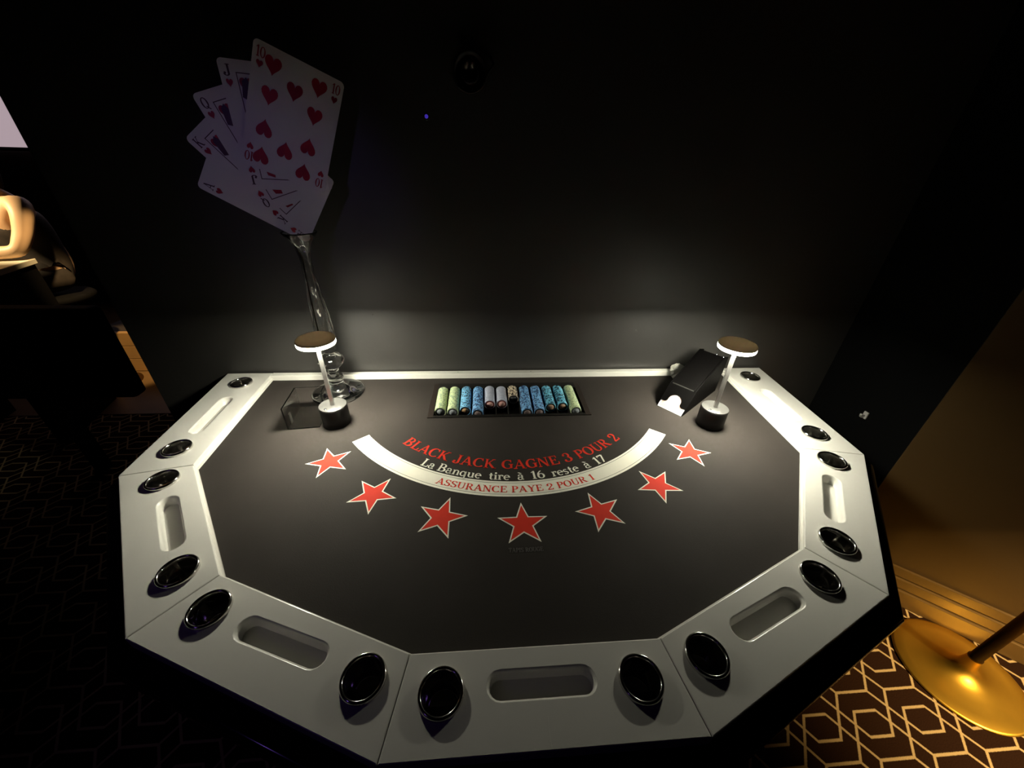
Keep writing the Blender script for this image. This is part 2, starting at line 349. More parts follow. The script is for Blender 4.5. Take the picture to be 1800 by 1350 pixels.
# brown wall at an angle with its return
mb = MB(); dirw = Vector((0.754, -0.657, 0)); nrm = Vector((0.657, 0.754, 0)); K = Vector((KX, KY, 0)); Lw = 3.4
def slab(p0, p1, n, th, z0, z1):
    m_ = MB(); q = [p0, p1, p1+n*th, p0+n*th]
    m_.loft([v+Vector((0, 0, z0)) for v in q], [v+Vector((0, 0, z1)) for v in q])
    m_.add([v+Vector((0, 0, z1)) for v in q], [(0, 1, 2, 3)]); m_.add([v+Vector((0, 0, z0)) for v in q], [(3, 2, 1, 0)]); return m_
struct(slab(K, K+dirw*Lw, nrm, 0.12, 0, 3.2).build('wall_right', M['wall_brown']))
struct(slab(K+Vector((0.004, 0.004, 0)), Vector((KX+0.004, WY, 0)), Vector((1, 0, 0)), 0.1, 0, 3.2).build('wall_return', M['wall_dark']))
bb = bpy.data.objects.new('baseboard_right', None); COL.objects.link(bb); struct(bb)
for nm, z0, z1, th in (('skirting_board', 0.0, 0.078, 0.026), ('skirting_step', 0.081, 0.128, 0.018), ('skirting_cap', 0.131, 0.176, 0.012)):
    bevel(slab(K-nrm*th+dirw*0.01, K-nrm*th+dirw*Lw, nrm, th-0.0005, z0, z1).build(nm, M['base_brown'], bb), 0.004)
mb = MB(); mb.box((-1.0, 3.25, 1.6), (8.0, 0.1, 3.2)); struct(mb.build('wall_far', M['wall_far']))
mb = MB(); mb.box((-5.6, 0.0, 1.6), (0.1, 6.6, 3.2)); struct(mb.build('wall_left', M['wall_far']))
mb = MB(); mb.box((0, 0, 3.25), (13, 11, 0.1)); struct(mb.build('ceiling', M['ceiling']))

# ================================================================== BLACKJACK TABLE
table = thing('blackjack_table', 'black-topped blackjack table with white polygonal rail, chrome cup holders and red stars', 'table', (0, 0, 0))
OUT = [(-1.437, .018), (-1.392, -.714), (-.956, -1.256), (-.326, -1.506)]; OUT += [(-x, y) for x, y in OUT[::-1]]
INN = [(-1.213, .018), (-1.173, -.667), (-.832, -1.104), (-.295, -1.322)]; INN += [(-x, y) for x, y in INN[::-1]]
OUT[0] = (-1.4365, .018); OUT[7] = (1.4365, .018)
ZR = 0.028
def offset(poly, d):
    """offset open chain outwards (chain runs counter-clockwise seen from above, outside on the right)"""
    n = len(poly); E_ = []
    for i in range(n-1):
        a, b = Vector(poly[i]), Vector(poly[i+1]); e = (b-a).normalized(); nn = Vector((e.y, -e.x)); E_.append((a+nn*d, e))
    out = []
    for i in range(n):
        if i == 0: a, e = E_[0]; k = (poly[0][1]-a.y)/e.y; out.append(tuple(a+e*k))
        elif i == n-1: a, e = E_[-1]; k = (poly[-1][1]-a.y)/e.y; out.append(tuple(a+e*k))
        else:
            (a, e), (b, g) = E_[i-1], E_[i]; cr = e.x*g.y-e.y*g.x; w = b-a; k = (w.x*g.y-w.y*g.x)/cr; out.append(tuple(a+e*k))
    return out
# felt slab with the tray cut-out
TRX0, TRX1, TRY0, TRY1 = -0.378, 0.372, -0.372, -0.078
hole = [(TRX0+.012, TRY0+.012), (TRX1-.012, TRY0+.012), (TRX1-.012, TRY1-.012), (TRX0+.012, TRY1-.012)]
FP = offset(INN, 0.012)
mb = MB()
mb.fill([[W(*p)[:2] for p in FP], [W(*p)[:2] for p in hole]], TH)
mb.fill([[W(*p)[:2] for p in FP], [W(*p)[:2] for p in hole]], TH-0.015, up=False)
for lp in (FP, hole): mb.loft([W(*p) for p in lp], [Vector((*W(*p)[:2], TH-0.015)) for p in lp])
mb.build('felt_top', M['felt'], table)
# rails
CUPS = [[(1.312, -.088), (1.287, -.577)], [(1.224, -.745), (.9455, -1.091)], [(.802, -1.198), (.3865, -1.366)], [(.217, -1.402), (-.217, -1.402)]]
SLOT = [((1.305, -.212), (1.291, -.480)), ((1.158, -.822), (1.006, -1.016)), ((.712, -1.238), (.483, -1.322)), ((.118, -1.395), (-.118, -1.395))]
SR = 0.0265
def stadium(a, b, r, n=8):
    a, b = Vector(a), Vector(b); d = (b-a).normalized(); nn = Vector((-d.y, d.x)); a2, b2 = a+d*SR, b-d*SR; P = []
    for i in range(n+1):
        g = -PI/2+PI*i/n; P.append(b2+d*(r*math.cos(g))+nn*(r*math.sin(g)))
    for i in range(n+1):
        g = PI/2+PI*i/n; P.append(a2+d*(r*math.cos(g))+nn*(r*math.sin(g)))
    return [tuple(p) for p in P]
def circ(c, r, n=32): return [(c[0]+r*math.cos(2*PI*i/n), c[1]+r*math.sin(2*PI*i/n)) for i in range(n)]
def inset(poly, d):
    n = len(poly); out = []
    ar = sum(poly[i][0]*poly[(i+1) % n][1]-poly[(i+1) % n][0]*poly[i][1] for i in range(n)); sg = 1 if ar > 0 else -1
    for i in range(n):
        p0, p1, p2 = Vector(poly[i-1]), Vector(poly[i]), Vector(poly[(i+1) % n])
        e, g = (p1-p0).normalized(), (p2-p1).normalized(); ne, ng = Vector((-e.y, e.x))*sg, Vector((-g.y, g.x))*sg
        a, b = p0+ne*d, p1+ng*d; cr = e.x*g.y-e.y*g.x; w = b-a; k = (w.x*g.y-w.y*g.x)/cr; out.append(tuple(a+e*k))
    return out
# one shared chrome cup
CR = 0.0400
cup_prof = [(0.0488, 0.0002), (0.0492, 0.0040), (0.0484, 0.0080), (0.0462, 0.0108), (0.0435, 0.0112), (0.0412, 0.0092), (0.0396, 0.0050), (0.0388, -0.004), (0.0372, -0.060), (0.0355, -0.068), (0.032, -0.0715), (0.012, -0.0725), (0.0001, -0.0725)]
mb = MB(); mb.lathe([(r*U, z*U) for r, z in cup_prof], (0, 0, 0), 40)
cup_proto = mb.build('cup_holder', M['chrome']); cup_mesh = cup_proto.data; bpy.data.objects.remove(cup_proto)
def P3(p, z): return W(p[0], p[1], z)
def build_rail(quad, cups, slot, name='rail_segment'):
    q = inset(quad, 0.0009); b = 0.0022
    top = inset(q, b); mid = inset(q, b*0.3)
    sl = stadium(*slot, SR+0.004); s2 = stadium(*slot, SR); holes = [sl]+[circ(c, CR+.001) for c in cups]
    mb = MB(); mb.fill([[W(*p)[:2] for p in l] for l in [top]+holes], W(0, 0, ZR).z)
    for a, za, c, zc in ((top, ZR, mid, ZR-b*.3), (mid, ZR-b*.3, q, ZR-b), (q, ZR-b, q, -0.012)):
        mb.loft([P3(p, za) for p in a], [P3(p, zc) for p in c], smooth=False)
    for h in holes[1:]: mb.loft([P3(p, ZR) for p in h], [P3(p, -0.012) for p in h])
    prof = [(SR+.004, ZR), (SR+.0012, ZR-.0022), (SR-.0025, ZR-.0085), (SR-.0045, ZR-.033)]
    for (r0, z0), (r1, z1) in zip(prof, prof[1:]):
        mb.loft([P3(p, z0) for p in stadium(*slot, r0)], [P3(p, z1) for p in stadium(*slot, r1)], smooth=True)
    mb.fill([[W(*p)[:2] for p in stadium(*slot, prof[-1][0])]], W(0, 0, prof[-1][1]).z)
    o = mb.build(name, M['rail'], table, fixn=True)
    for c in cups:
        k = bpy.data.objects.new('cup_holder', cup_mesh); COL.objects.link(k); k.parent = o; k.location = W(c[0], c[1], ZR); k.rotation_euler = (0, 0, random.uniform(0, 1))
        k['label'] = 'chrome cup holder with raised rim'
    return o
mir = lambda P: [(-x, y) for x, y in P]
for i in range(7):
    quad = [OUT[i], OUT[i+1], INN[i+1], INN[i]]
    j = i if i < 4 else 6-i
    cu, sl = CUPS[j], SLOT[j]
    if i < 3: cu, sl = mir(cu), mir(sl)
    build_rail(quad, cu, sl)
# inner white lip below the rail edge and the back strip
lipO = offset(INN, 0.006); lipI = offset(INN, -0.006)
for i in range(7):
    mb = MB(); q = [lipO[i], lipO[i+1], lipI[i+1], lipI[i]]
    mb.loft([P3(p, 0.0005) for p in q], [P3(p, 0.011) for p in q]); mb.fill([[W(*p)[:2] for p in q]], W(0, 0, 0.011).z)
    mb.build('inner_lip', M['rail'], table)
mb = MB(); mb.box(W(0, 0.0035, 0.008), (2.424*U, 0.033*U, 0.040*U)); bevel(mb.build('back_rail', M['rail'], table), 0.0018)
for px_ in (-.26, .13): 
    b = MB(); b.lathe([(.0001, .0004), (.0016, .0003), (.0018, 0)], W(px_, .004, .028), 10); b.build('screw_hole', M['body_black'], table)
# black ledge
LO = offset(OUT, 0.050); LI = offset(OUT, -0.020)
mb = MB()
prof = [(-0.020, -0.010), (0.030, -0.010)]+[(.030+.020*math.sin(R(g)), -.030+.020*math.cos(R(g))) for g in range(10, 91, 10)]+[(0.050, -0.050), (0.046, -0.056), (-0.020, -0.056)]
for (d0, z0), (d1, z1) in zip(prof, prof[1:]+prof[:1]):
    A_, B_ = offset(OUT, d0), offset(OUT, d1)
    for q in range(7): mb.add([P3(A_[q], z0), P3(A_[q+1], z0), P3(B_[q+1], z1), P3(B_[q], z1)], [(0, 1, 2, 3)], 0, d1 >= .030 and z1 > -.04)
lg = mb.build('edge_ledge', M['gloss_black'], table)
es = lg.modifiers.new('edge_split', 'EDGE_SPLIT'); es.split_angle = R(24)
AP = offset(OUT, -0.10)
mb = MB(); mb.loft([P3(p, -0.022) for p in AP], [P3(p, -0.19) for p in AP]); mb.build('apron', M['body_black'], table)
for sx in (-1, 1):
    mb = MB(); mb.box((sx*0.55, -0.50, 0.30), (0.12, 0.42, 0.60)); bevel(mb.build('leg', M['body_black'], table), 0.006)
    mb = MB(); mb.box((sx*0.55, -0.50, 0.0205), (0.18, 0.72, 0.040)); bevel(mb.build('foot', M['body_black'], table), 0.006)
mb = MB(); mb.box((0, -0.50, 0.32), (0.98, 0.05, 0.14)); mb.build('stretcher', M['body_black'], table)
mb = MB(); mb.box((0, -0.50, 0.626), (1.5, 0.62, 0.04)); mb.build('underframe', M['body_black'], table)
# thin pale line laid on the front rail
mb = MB(); mb.fill([[W(*p)[:2] for p in ((.0030, -1.452), (.0050, -1.452), (.0045, -1.478), (.0058, -1.500), (.0034, -1.500), (.0028, -1.478))]], W(0, 0, ZR).z+0.0003)
mb.build('pale_line', M['pale_mark'], table)

# ---- printing on the felt
ZP = TH+0.0005
def polar(r, ph, z=ZP): return Vector((r*math.sin(ph)*U, -r*math.cos(ph)*U, z))
def ring(r0, r1, a0, a1, n, z): 
    mb = MB()
    for i in range(n):
        p, q = a0+(a1-a0)*i/n, a0+(a1-a0)*(i+1)/n
        mb.add([polar(r1, p, z), polar(r1, q, z), polar(r0, q, z), polar(r0, p, z)], [(0, 1, 2, 3)])
    return mb
band = ring(.772, .8435, R(-51.5), R(51.5), 80, ZP).build('insurance_band', M['print_white'], table, fixn=False)
for r in (.7795, .8330): ring(r, r+.0016, R(-51.5), R(51.5), 80, ZP+0.0002).build('band_line', M['print_line'], band, fixn=False)
def arc_text(name, txt, rb, h, a0, a1, m, parent, space=0.42, z=ZP+0.0004):
    width = (R(a1)-R(a0))*rb
    items, tot = text_layout(txt, space); kx = width/tot; words = []; x = 0; cur = ''; x0 = 0
    for ch in txt+' ':
        if ch == ' ':
            if cur: words.append((cur, x0)); cur = ''
            x += space
        else:
            if not cur: x0 = x
            cur += ch; x += GLY[ch][0]
    for wd_, xs in words:
        wt = text_layout(wd_, space)[1]*kx
        mb = text_mesh(wd_, lambda u, v: polar(rb-v, R(a0)+(u+xs*kx)/rb, z), h, wt, space); up_faces(mb)
        o = mb.build(name, m, parent, fixn=False); o['label'] = 'printed lettering ' + wd_
    return o
arc_text('lettering', 'BLACK JACK GAGNE 3 POUR 2', .708, .050, -40.3, 39.8, M['print_red'], table, .42)
arc_text('lettering', 'La Banque  tire  à  16  reste  à  17', .7655, .0405, -28.8, 28.0, M['print_white'], table, .30)
arc_text('lettering', 'ASSURANCE PAYE 2 POUR 1', .8250, .0300, -21.4, 20.3, M['print_red'], band, .40)
arc_text('lettering', 'TAPIS ROUGE', 1.0590, .0145, -2.85, 2.85, M['print_grey'], table, .40)
def star_pts(c, rot, r, k=.40):
    return [(c[0]+(r if i % 2 == 0 else r*k)*math.cos(rot+PI*i/5), c[1]+(r if i % 2 == 0 else r*k)*math.sin(rot+PI*i/5)) for i in range(10)]
for i in range(7):
    ph = (i-3)*R(16.013); a = -PI/2+ph; c = (.9573*math.cos(a), .9573*math.sin(a))
    mb = MB(); mb.fill([[W(*p)[:2] for p in star_pts(c, a+PI, .0865)]], ZP); s_ = mb.build('star', M['print_white'], table, fixn=False)
    s_['label'] = 'red star with a white outline'
    mb = MB(); mb.fill([[W(*p)[:2] for p in star_pts(c, a+PI, .0745, .395)]], ZP+0.0003); mb.build('star_fill', M['print_red'], s_, fixn=False)

# ================================================================== CHIP TRAY
tray = thing('chip_tray', 'recessed black chip tray full of coloured chip columns behind the lettering', 'tray', W(0, -.23, 0))
tl = tray.location
def tb(name, x0, x1, y0, y1, z0, z1, m, bv=.001):
    mb = MB(); c = W((x0+x1)/2, (y0+y1)/2, (z0+z1)/2)-tl; mb.box(c, ((x1-x0)*U, (y1-y0)*U, (z1-z0)*U)); return bevel(mb.build(name, m, tray), bv)
for nm, x0, x1, y0, y1 in (('side_flange', TRX0, TRX0+.026, TRY0, TRY1), ('side_flange', TRX1-.026, TRX1, TRY0, TRY1)):
    tb(nm, x0, x1, y0, y1, 0.0012, 0.006, M['tray_frame'])
tb('front_flange', TRX0+.026, TRX1-.026, TRY0, TRY0+.016, 0.0012, 0.005, M['tray'])
tb('back_flange', TRX0+.026, TRX1-.026, TRY1-.052, TRY1, 0.0012, 0.006, M['tray'])
tb('tray_floor', TRX0+.014, TRX1-.014, TRY0+.014, TRY1-.014, -.046, -.040, M['tray'])
CX0, CP = -.3255, .0576; CRD = .0262
for i in range(13):
    x = CX0+(i-.5)*CP
    tb('divider', x-.0016, x+.0016, TRY0+.016, TRY1-.052, -.040, -.004, M['tray'])
COLS = [('green', -.319), ('green', -.324), ('sky', -.314), ('blue', -.340), ('lavender', -.264), ('lavender', -.261), ('leopard', -.219), ('blue', -.337), ('blue', -.337), ('teal', -.296), ('teal', -.292), ('green', -.331)]
CN = ['leftmost', 'second from left', 'third from left', 'fourth from left', 'fifth from left', 'sixth from left', 'seventh from left', 'eighth from left', 'fifth from right', 'third from right', 'second from right', 'rightmost']
CN = ['first', 'second', 'third', 'fourth', 'fifth', 'sixth', 'seventh', 'eighth', 'ninth', 'tenth', 'eleventh', 'twelfth']
KD = {'green': 'pale green', 'sky': 'bright blue black-spotted', 'blue': 'blue navy-spotted', 'teal': 'turquoise dark-spotted', 'lavender': 'plain lavender-grey', 'leopard': 'cream and black spotted'}
PITCH = 0.0073; TK = 0.0071*U
def chip_mesh(kind, seed):
    rnd = random.Random(seed); n = 28; r = CRD*U; mb = MB(); c = 0.0005
    prof = [(r-c, -TK/2), (r, -TK/2+c), (r, TK/2-c), (r-c, TK/2)]
    P = [[(a_*math.cos(2*PI*i/n), z_, a_*math.sin(2*PI*i/n)) for a_, z_ in prof] for i in range(n)]
    spots = set()
    dens = {'green': .30, 'sky': .26, 'blue': .42, 'teal': .42, 'lavender': .25, 'leopard': .40}[kind]
    i = 0
    while i < n:
        if rnd.random() < dens: spots.add(i); 
        i += 1
    for i in range(n):
        j = (i+1) % n
        for k in range(3): mb.add([P[i][k], P[j][k], P[j][k+1], P[i][k+1]], [(0, 1, 2, 3)], 1 if i in spots else 0, True)
    for k, sg in ((0, 1), (3, -1)):
        y = prof[k][1]; rim = [P[i][k] for i in range(n)]
        inn = [(0.86*r*math.cos(2*PI*i/n), y, 0.86*r*math.sin(2*PI*i/n)) for i in range(n)]
        mb.loft(rim, inn, 0); mb.add(inn, [tuple(range(n))], 2)
    o = mb.build('poker_chip', CH[kind]); me = o.data; bpy.data.objects.remove(o); return me
CM = {k: [chip_mesh(k, 11*s+len(k)) for s in range(4)] for k in CH}
mb = MB(); mb.lathe([(.0001, 0.0004), (0.60*CRD*U, 0.0004), (0.60*CRD*U, 0)], (0, 0, 0), 24, 'Y'); ip = mb.build('inlay', M['card']); inlay = ip.data; bpy.data.objects.remove(ip)
INL = {}
for k in CH:
    m_ = inlay.copy(); m_.materials.clear(); m_.materials.append(CH[k][3]); INL[k] = m_
for ci, (k, yf) in enumerate(COLS):
    x = CX0+ci*CP; n = int(round((-.134-yf)/PITCH)); grp = 'chips in the %s column of the chip tray' % CN[ci]
    for q in range(n):
        y = yf+PITCH*(q+.5)
        o = bpy.data.objects.new('poker_chip', random.choice(CM[k])); COL.objects.link(o)
        o.location = W(x+random.uniform(-.0008, .0008), y, -.0042+random.uniform(-.0006, .0006))
        o.rotation_euler = (0, random.uniform(0, 2*PI), 0)
        if q == 0:
            tag(o, 'front chip showing its face, %s column from the left, %s' % (CN[ci], KD[k]), 'poker chip', grp)
            e = bpy.data.objects.new('inlay', INL[k]); COL.objects.link(e); e.parent = o; e.location = (0, -TK/2, 0)
        else: tag(o, '%s chip on edge in the tray, %s column from the left' % (KD[k], CN[ci]), 'poker chip', grp)

# ================================================================== TABLE LAMPS
def lamp(x, y, label, rot, tiltx, tilty):
    e = thing('table_lamp', label, 'lamp', W(x, y, 0.0008), rot, 'cordless disc lamps on the table')
    def lt(name, prof, m, parent=e, n=48, loc=None):
        mb = MB(); mb.lathe([(r*U, z*U) for r, z in prof], (0, 0, 0), n); return mb.build(name, m, parent, loc)
    bs = lt('base', [(.0001, 0), (.054, 0), (.0565, .002), (.0565, .086), (.0555, .0885), (.0001, .0885)], M['lamp_black'])
    lt('base_top', [(.0001, .0888), (.0545, .0888), (.0552, .0895), (.0552, .0915), (.0540, .0925), (.0001, .0925)], M['lamp_plate'])
    lt('touch_button', [(.0001, .0932), (.0045, .0932), (.0052, .0924)], M['chrome'], e, 16, (-.025*U, -.030*U, .0))
    mb = MB(); mb.box((0, 0, (.0925+.375)/2*U), (.0145*U, .0145*U, (.375-.0925)*U)); bevel(mb.build('pole', M['lamp_steel'], e), .0008)
    hd = lt('head', [(.0001, .4060), (.045, .4050), (.066, .4010), (.0715, .3950), (.0718, .3900), (.070, .3895), (.0001, .3895)], M['lamp_cap'])
    lt('diffuser', [(.0001, .3775), (.0660, .3775), (.0660, .3892), (.0001, .3892)], M['led'], hd)
    lt('diffuser_rim', [(.0662, .3745), (.0700, .3745), (.0714, .3775), (.0716, .3892), (.0662, .3892), (.0662, .3745)], M['led_rim'], hd)
    return e
lamp(-.764, -.387, 'cordless lamp with glowing disc head in front of the glass vase', R(12), 0, 0)
lamp(.892, -.457, 'cordless lamp with glowing disc head beside the black card shoe', R(-20), 0, 0)

# ================================================================== GLASS VASE
vx, vy = -.836, -.138
vase = thing('glass_vase', 'tall clear glass vase with beaded stem holding the playing card fan', 'vase', W(vx, vy, 0.0008))
def arc_prof(c, r, a0, a1, n): return [(c[0]+r*math.cos(R(a0+(a1-a0)*i/n)), c[1]+r*math.sin(R(a0+(a1-a0)*i/n))) for i in range(n+1)]
foot = [(.0001, 0), (.118, 0), (.121, .004), (.120, .009), (.112, .0125), (.085, .0165), (.060, .022), (.044, .031), (.035, .044), (.031, .055)]
stem = [(.030, .062), (.036, .072), (.0385, .084), (.036, .096), (.028, .107), (.024, .114), (.026, .122), (.024, .132), (.029, .140), (.042, .150), (.054, .163), (.059, .178), (.055, .193), (.042, .205), (.026, .212), (.021, .218), (.024, .226), (.034, .233)]
body = [(.040, .242), (.041, .252), (.041, .330), (.037, .400), (.031, .460), (.0255, .522), (.0220, .580), (.0210, .625), (.0230, .650), (.0290, .675), (.0400, .700), (.0540, .722), (.0640, .737), (.0655, .741), (.0640, .7425)]
inner = [(.0600, .737), (.0480, .722), (.0320, .701), (.0200, .677), (.0130, .652), (.0108, .626), (.0112, .580), (.0135, .522), (.0170, .460), (.0205, .400), (.0230, .330), (.0230, .270), (.016, .258), (.0001, .256)]
mb = MB()
VP = foot+stem+body+inner; nb0, nb1 = len(foot+stem), len(foot+stem+body); VN = 72; vv = []
for i in range(VN):
    a = 2*PI*i/VN
    for k, (r, z) in enumerate(VP):
        fl = 1.0+(0.045*math.sin(5*a+z*16)*min(1, max(0, (z-.25)/.05))*min(1, max(0, (.735-z)/.03)) if nb0 <= k < nb1 else 0.0)
        vv.append((r*fl*math.cos(a)*U, r*fl*math.sin(a)*U, z*U))
kk = len(VP)
mb.add(vv, [(i*kk+q, ((i+1) % VN)*kk+q, ((i+1) % VN)*kk+q+1, i*kk+q+1) for i in range(VN) for q in range(kk-1)], 0, True)
vb = mb.build('vase_body', M['glass'], vase)

# ================================================================== PLAYING CARD FAN
yaw = R(15); CEX = Vector((math.cos(yaw), math.sin(yaw), 0)); CNN = Vector((math.sin(yaw), -math.cos(yaw), 0)); CP0 = W(-.80, -.138, 0)
CW, CHT, CTH = .262, .362, .0030
def heart(c, s_, flip=False, n=28):
    P = []
    for i in range(n):
        a = 2*PI*i/n; x = 16*math.sin(a)**3; y = 13*math.cos(a)-5*math.cos(2*a)-2*math.cos(3*a)-math.cos(4*a)
        P.append((x/34*s_, (y+2.5)/30*s_*1.12))
    if flip: P = [(-x, -y) for x, y in P]
    return [(c[0]+x, c[1]+y) for x, y in P]
def rrect(w, h, r, n=5):
    P = []
    for cx, cy, a0 in ((w-r, -r, 90), (r, -r, 90), ):
        pass
    for (cx, cy, a0) in ((r, -r, 90), (r, -h+r, 180), (w-r, -h+r, 270), (w-r, -r, 0)):
        for i in range(n+1):
            a = R(a0+90*i/n); P.append((cx+r*math.cos(a), cy+r*math.sin(a)))
    return P
def big_card(rank, tlx, tlz, ang, layer, label):
    loc = CP0+CEX*(tlx*U)+Vector((0, 0, tlz*U))+CNN*(layer*0.0052*U)
    e = thing('playing_card', label, 'playing card', loc, 0, 'oversized playing cards fanned in the vase')
    # local frame: X along card top, Y up the card, Z towards the viewer
    ca, sa = math.cos(R(ang)), math.sin(R(ang)); up = Vector((0, 0, 1))
    ex = CEX*ca+up*sa; ey = -CEX*sa+up*ca; ez = ex.cross(ey)
    e.matrix_world = Matrix.Translation(loc) @ Matrix((ex, ey, ez)).transposed().to_4x4()
    def S(P): return [(x*U, y*U) for x, y in P]
    mb = MB(); out = S(rrect(CW, CHT, .014)); mb.fill([out], 0); mb.fill([out], -CTH*U, up=False)
    mb.loft([(x, y, 0) for x, y in out], [(x, y, -CTH*U) for x, y in out]); mb.build('card_sheet', M['card'], e)
    zz = 0.0006
    def pip(c, s_, fl=False, m=M['card_red'], nm='heart_pip'):
        mb = MB(); mb.fill([S(heart(c, s_, fl))], zz); mb.build(nm, m, e, fixn=False)
    def idx(cx, cy, fl):
        sg = -1 if fl else 1; h = .030; items, tot = text_layout(rank, .2); wd_ = .026 if len(rank) > 1 else .020
        mb = text_mesh(rank, lambda u, v: Vector(((cx+sg*(u-wd_/2))*U, (cy+sg*v)*U, zz)), h, wd_); up_faces(mb)
        mb.build('index', M['card_dark'] if rank in 'JQKA' else M['card_red'], e, fixn=False)
        pip((cx, cy-sg*.018), .020, fl, M['card_red'], 'index_pip')
    for cx in (.022, CW-.022): idx(cx, -.044, False); idx(cx, -CHT+.044, True)
    if rank == '10':
        for u, v in ((.058, .052), (.191, .052), (.058, .137), (.191, .137), (.1245, .095)): pip((u, -v), .050)
        for u, v in ((.055, .231), (.188, .231), (.055, .316), (.185, .316), (.1215, .272)): pip((u, -v), .050, True)
    elif rank == 'A': pip((CW/2, -CHT/2), .075)
    else:
        fr = [(.045, -.032), (CW-.045, -.032), (CW-.045, -CHT+.032), (.045, -CHT+.032)]; fi = inset(fr, .0025)
        mb = MB(); mb.fill([S(fr), S(fi)], zz); mb.build('frame_line', M['card_dark'], e, fixn=False)
        pip((.068, -.066), .040); pip((CW-.068, -CHT+.066), .040, True)
        rnd = random.Random(ord(rank))
        for sg in (1, -1):   # mirrored robe shapes of a court card
            def C(p): return (CW/2+sg*p[0], -CHT/2+sg*p[1])
            for pts, m in (([(-.075, .0), (-.055, .055), (-.02, .075), (.02, .075), (.055, .055), (.078, .0)], 'card_red'),
                           ([(-.022, .012), (-.03, .07), (0, .082), (.03, .07), (.022, .012)], 'card_gold'),
                           ([(-.07, .01), (-.05, .045), (-.038, .045), (-.045, .008)], 'card_dark'),
                           ([(.045, .008), (.038, .045), (.05, .045), (.07, .01)], 'card_dark'),
                           ([(-.022, .112), (-.026, .132), (-.012, .122), (0, .136), (.012, .122), (.026, .132), (.022, .112)], 'card_gold'),
                           ([(-.024, .082), (-.026, .112), (.026, .112), (.024, .082)], 'card_dark'),
                           ([(-.082, .085), (-.074, .128), (-.060, .138), (-.040, .090), (-.055, .070)], 'card_dark'),
                           ([(.034, .080), (.040, .142), (.062, .136), (.080, .060), (.060, .050)], 'card_red'),
                           ([(-.052, .012), (-.058, .060), (-.048, .100), (-.036, .060)], 'card_gold')):
                mb = MB(); mb.fill([S([C(p) for p in pts])], zz+rnd.random()*.0004); mb.build('robe_print', M[m], e, fixn=False)
    return e
big_card('A', -.315, .898, 57, 0, 'oversized ace of hearts, lowest card of the fan in the vase')
big_card('K', -.299, 1.038, 38, 1, 'oversized king of hearts, second lowest card of the fan')
big_card('Q', -.239, 1.157, 18, 2, 'oversized queen of hearts, middle card of the fan')
big_card('J', -.141, 1.255, -2, 3, 'oversized jack of hearts tucked behind the ten')
big_card('10', -.020, 1.312, -22, 4, 'oversized ten of hearts at the front of the fan')

# ================================================================== ACRYLIC DISCARD HOLDER
ac = thing('discard_holder', 'clear acrylic discard holder standing left of the lamp base', 'card holder', W(-.905, -.345, 0.001), R(6))
def ab(nm, x, y, z, dx, dy, dz): 
    mb = MB(); mb.box((x*U, y*U, z*U), (dx*U, dy*U, dz*U)); return bevel(mb.build(nm, M['acrylic'], ac), .0006)
ab('base_plate', .008, 0, .0025, .128, .170, .005)
ab('side_wall', -.0535, 0, .056, .005, .170, .100); ab('side_wall', .0695, .055, .056, .005, .06, .100)
ab('back_wall', .008, .0825, .056, .117, .005, .100)
mb = MB(); mb.box((-.0485*U*0+.0025*0-.046*U, -.05*U, .035*U), (.004*U, .02*U, .05*U)); mb.build('dark_slot', M['tray'], ac)
mb = MB(); mb.box((.0615*U, .03*U, .05*U), (.004*U, .012*U, .078*U)); mb.build('dark_slot', M['tray'], ac)

# ================================================================== CARD SHOE
sd = Vector((.788, .616)); sa_ = math.atan2(sd.y, sd.x)
shoe = thing('card_shoe', 'black dealing shoe lying beside the right lamp with a card at its mouth', 'card shoe', W(.748, -.352, 0.001), sa_)
# local X = towards the rear, Y = left side (negative = right)
HWd = .064
def prism_x(mb, prof, y0, y1):
    a = [(x*U, y0*U, z*U) for x, z in prof]; b = [(x*U, y1*U, z*U) for x, z in prof]
    mb.loft(a, b); n = len(prof); mb.add(a, [tuple(range(n))]); mb.add(b, [tuple(range(n))[::-1]])
side = [(.006, 0), (.365, 0), (.395, .185), (.345, .200), (.096, .100), (.092, .095)]
for nm, y0, y1 in (('side_panel', -HWd, -HWd+.006), ('side_panel', HWd-.006, HWd)):
    mb = MB(); prism_x(mb, side, y0, y1); bevel(mb.build(nm, M['shoe'], shoe), .0008)
mb = MB(); prism_x(mb, [(.02, .002), (.36, .002), (.386, .176), (.342, .190), (.104, .093)], -HWd+.006, HWd-.006); mb.build('housing', M['shoe'], shoe)
mb = MB(); prism_x(mb, [(.094, .0955), (.343, .1955), (.341, .2005), (.092, .1005)], -HWd+.008, HWd-.008); bevel(mb.build('lid', M['shoe'], shoe), .0012)
mb = MB(); prism_x(mb, [(.0912, .0965), (.0940, .0965), (.0940, .1010), (.0912, .1010)], -.052, .052); mb.build('lid_edge', M['lamp_steel'], shoe)
# sloped face plate with thumb cut
sl_ = math.atan2(.095, .092-.004); fx, fz = math.cos(sl_), math.sin(sl_)
def SP(u, v, off=0.0): return Vector(((.004+v*fx-off*fz)*U, -u*U, (.001+v*fz+off*fx)*U))
def hat():
    P = [(-.062, .036), (-.045, .034)]
    P += [(-.045+.014*math.sin(R(g)), .048-.014*math.cos(R(g))) for g in (30, 60, 85)]
    P += [(.031*math.cos(R(g)), .053+.031*math.sin(R(g))) for g in range(180, -1, -15)]
    P += [(.045-.014*math.sin(R(g)), .048-.014*math.cos(R(g))) for g in (85, 60, 30)]
    P += [(.045, .034), (.062, .036)]
    return P
hp = hat(); plate = hp+[(.062, .128), (-.062, .128)]
mb = MB(); tmp = MB(); tmp.fill([plate], 0)
mb.add([SP(v[0], v[1], .0035) for v in tmp.v], tmp.f); mb.add([SP(v[0], v[1], .001) for v in tmp.v], [f[::-1] for f in tmp.f])
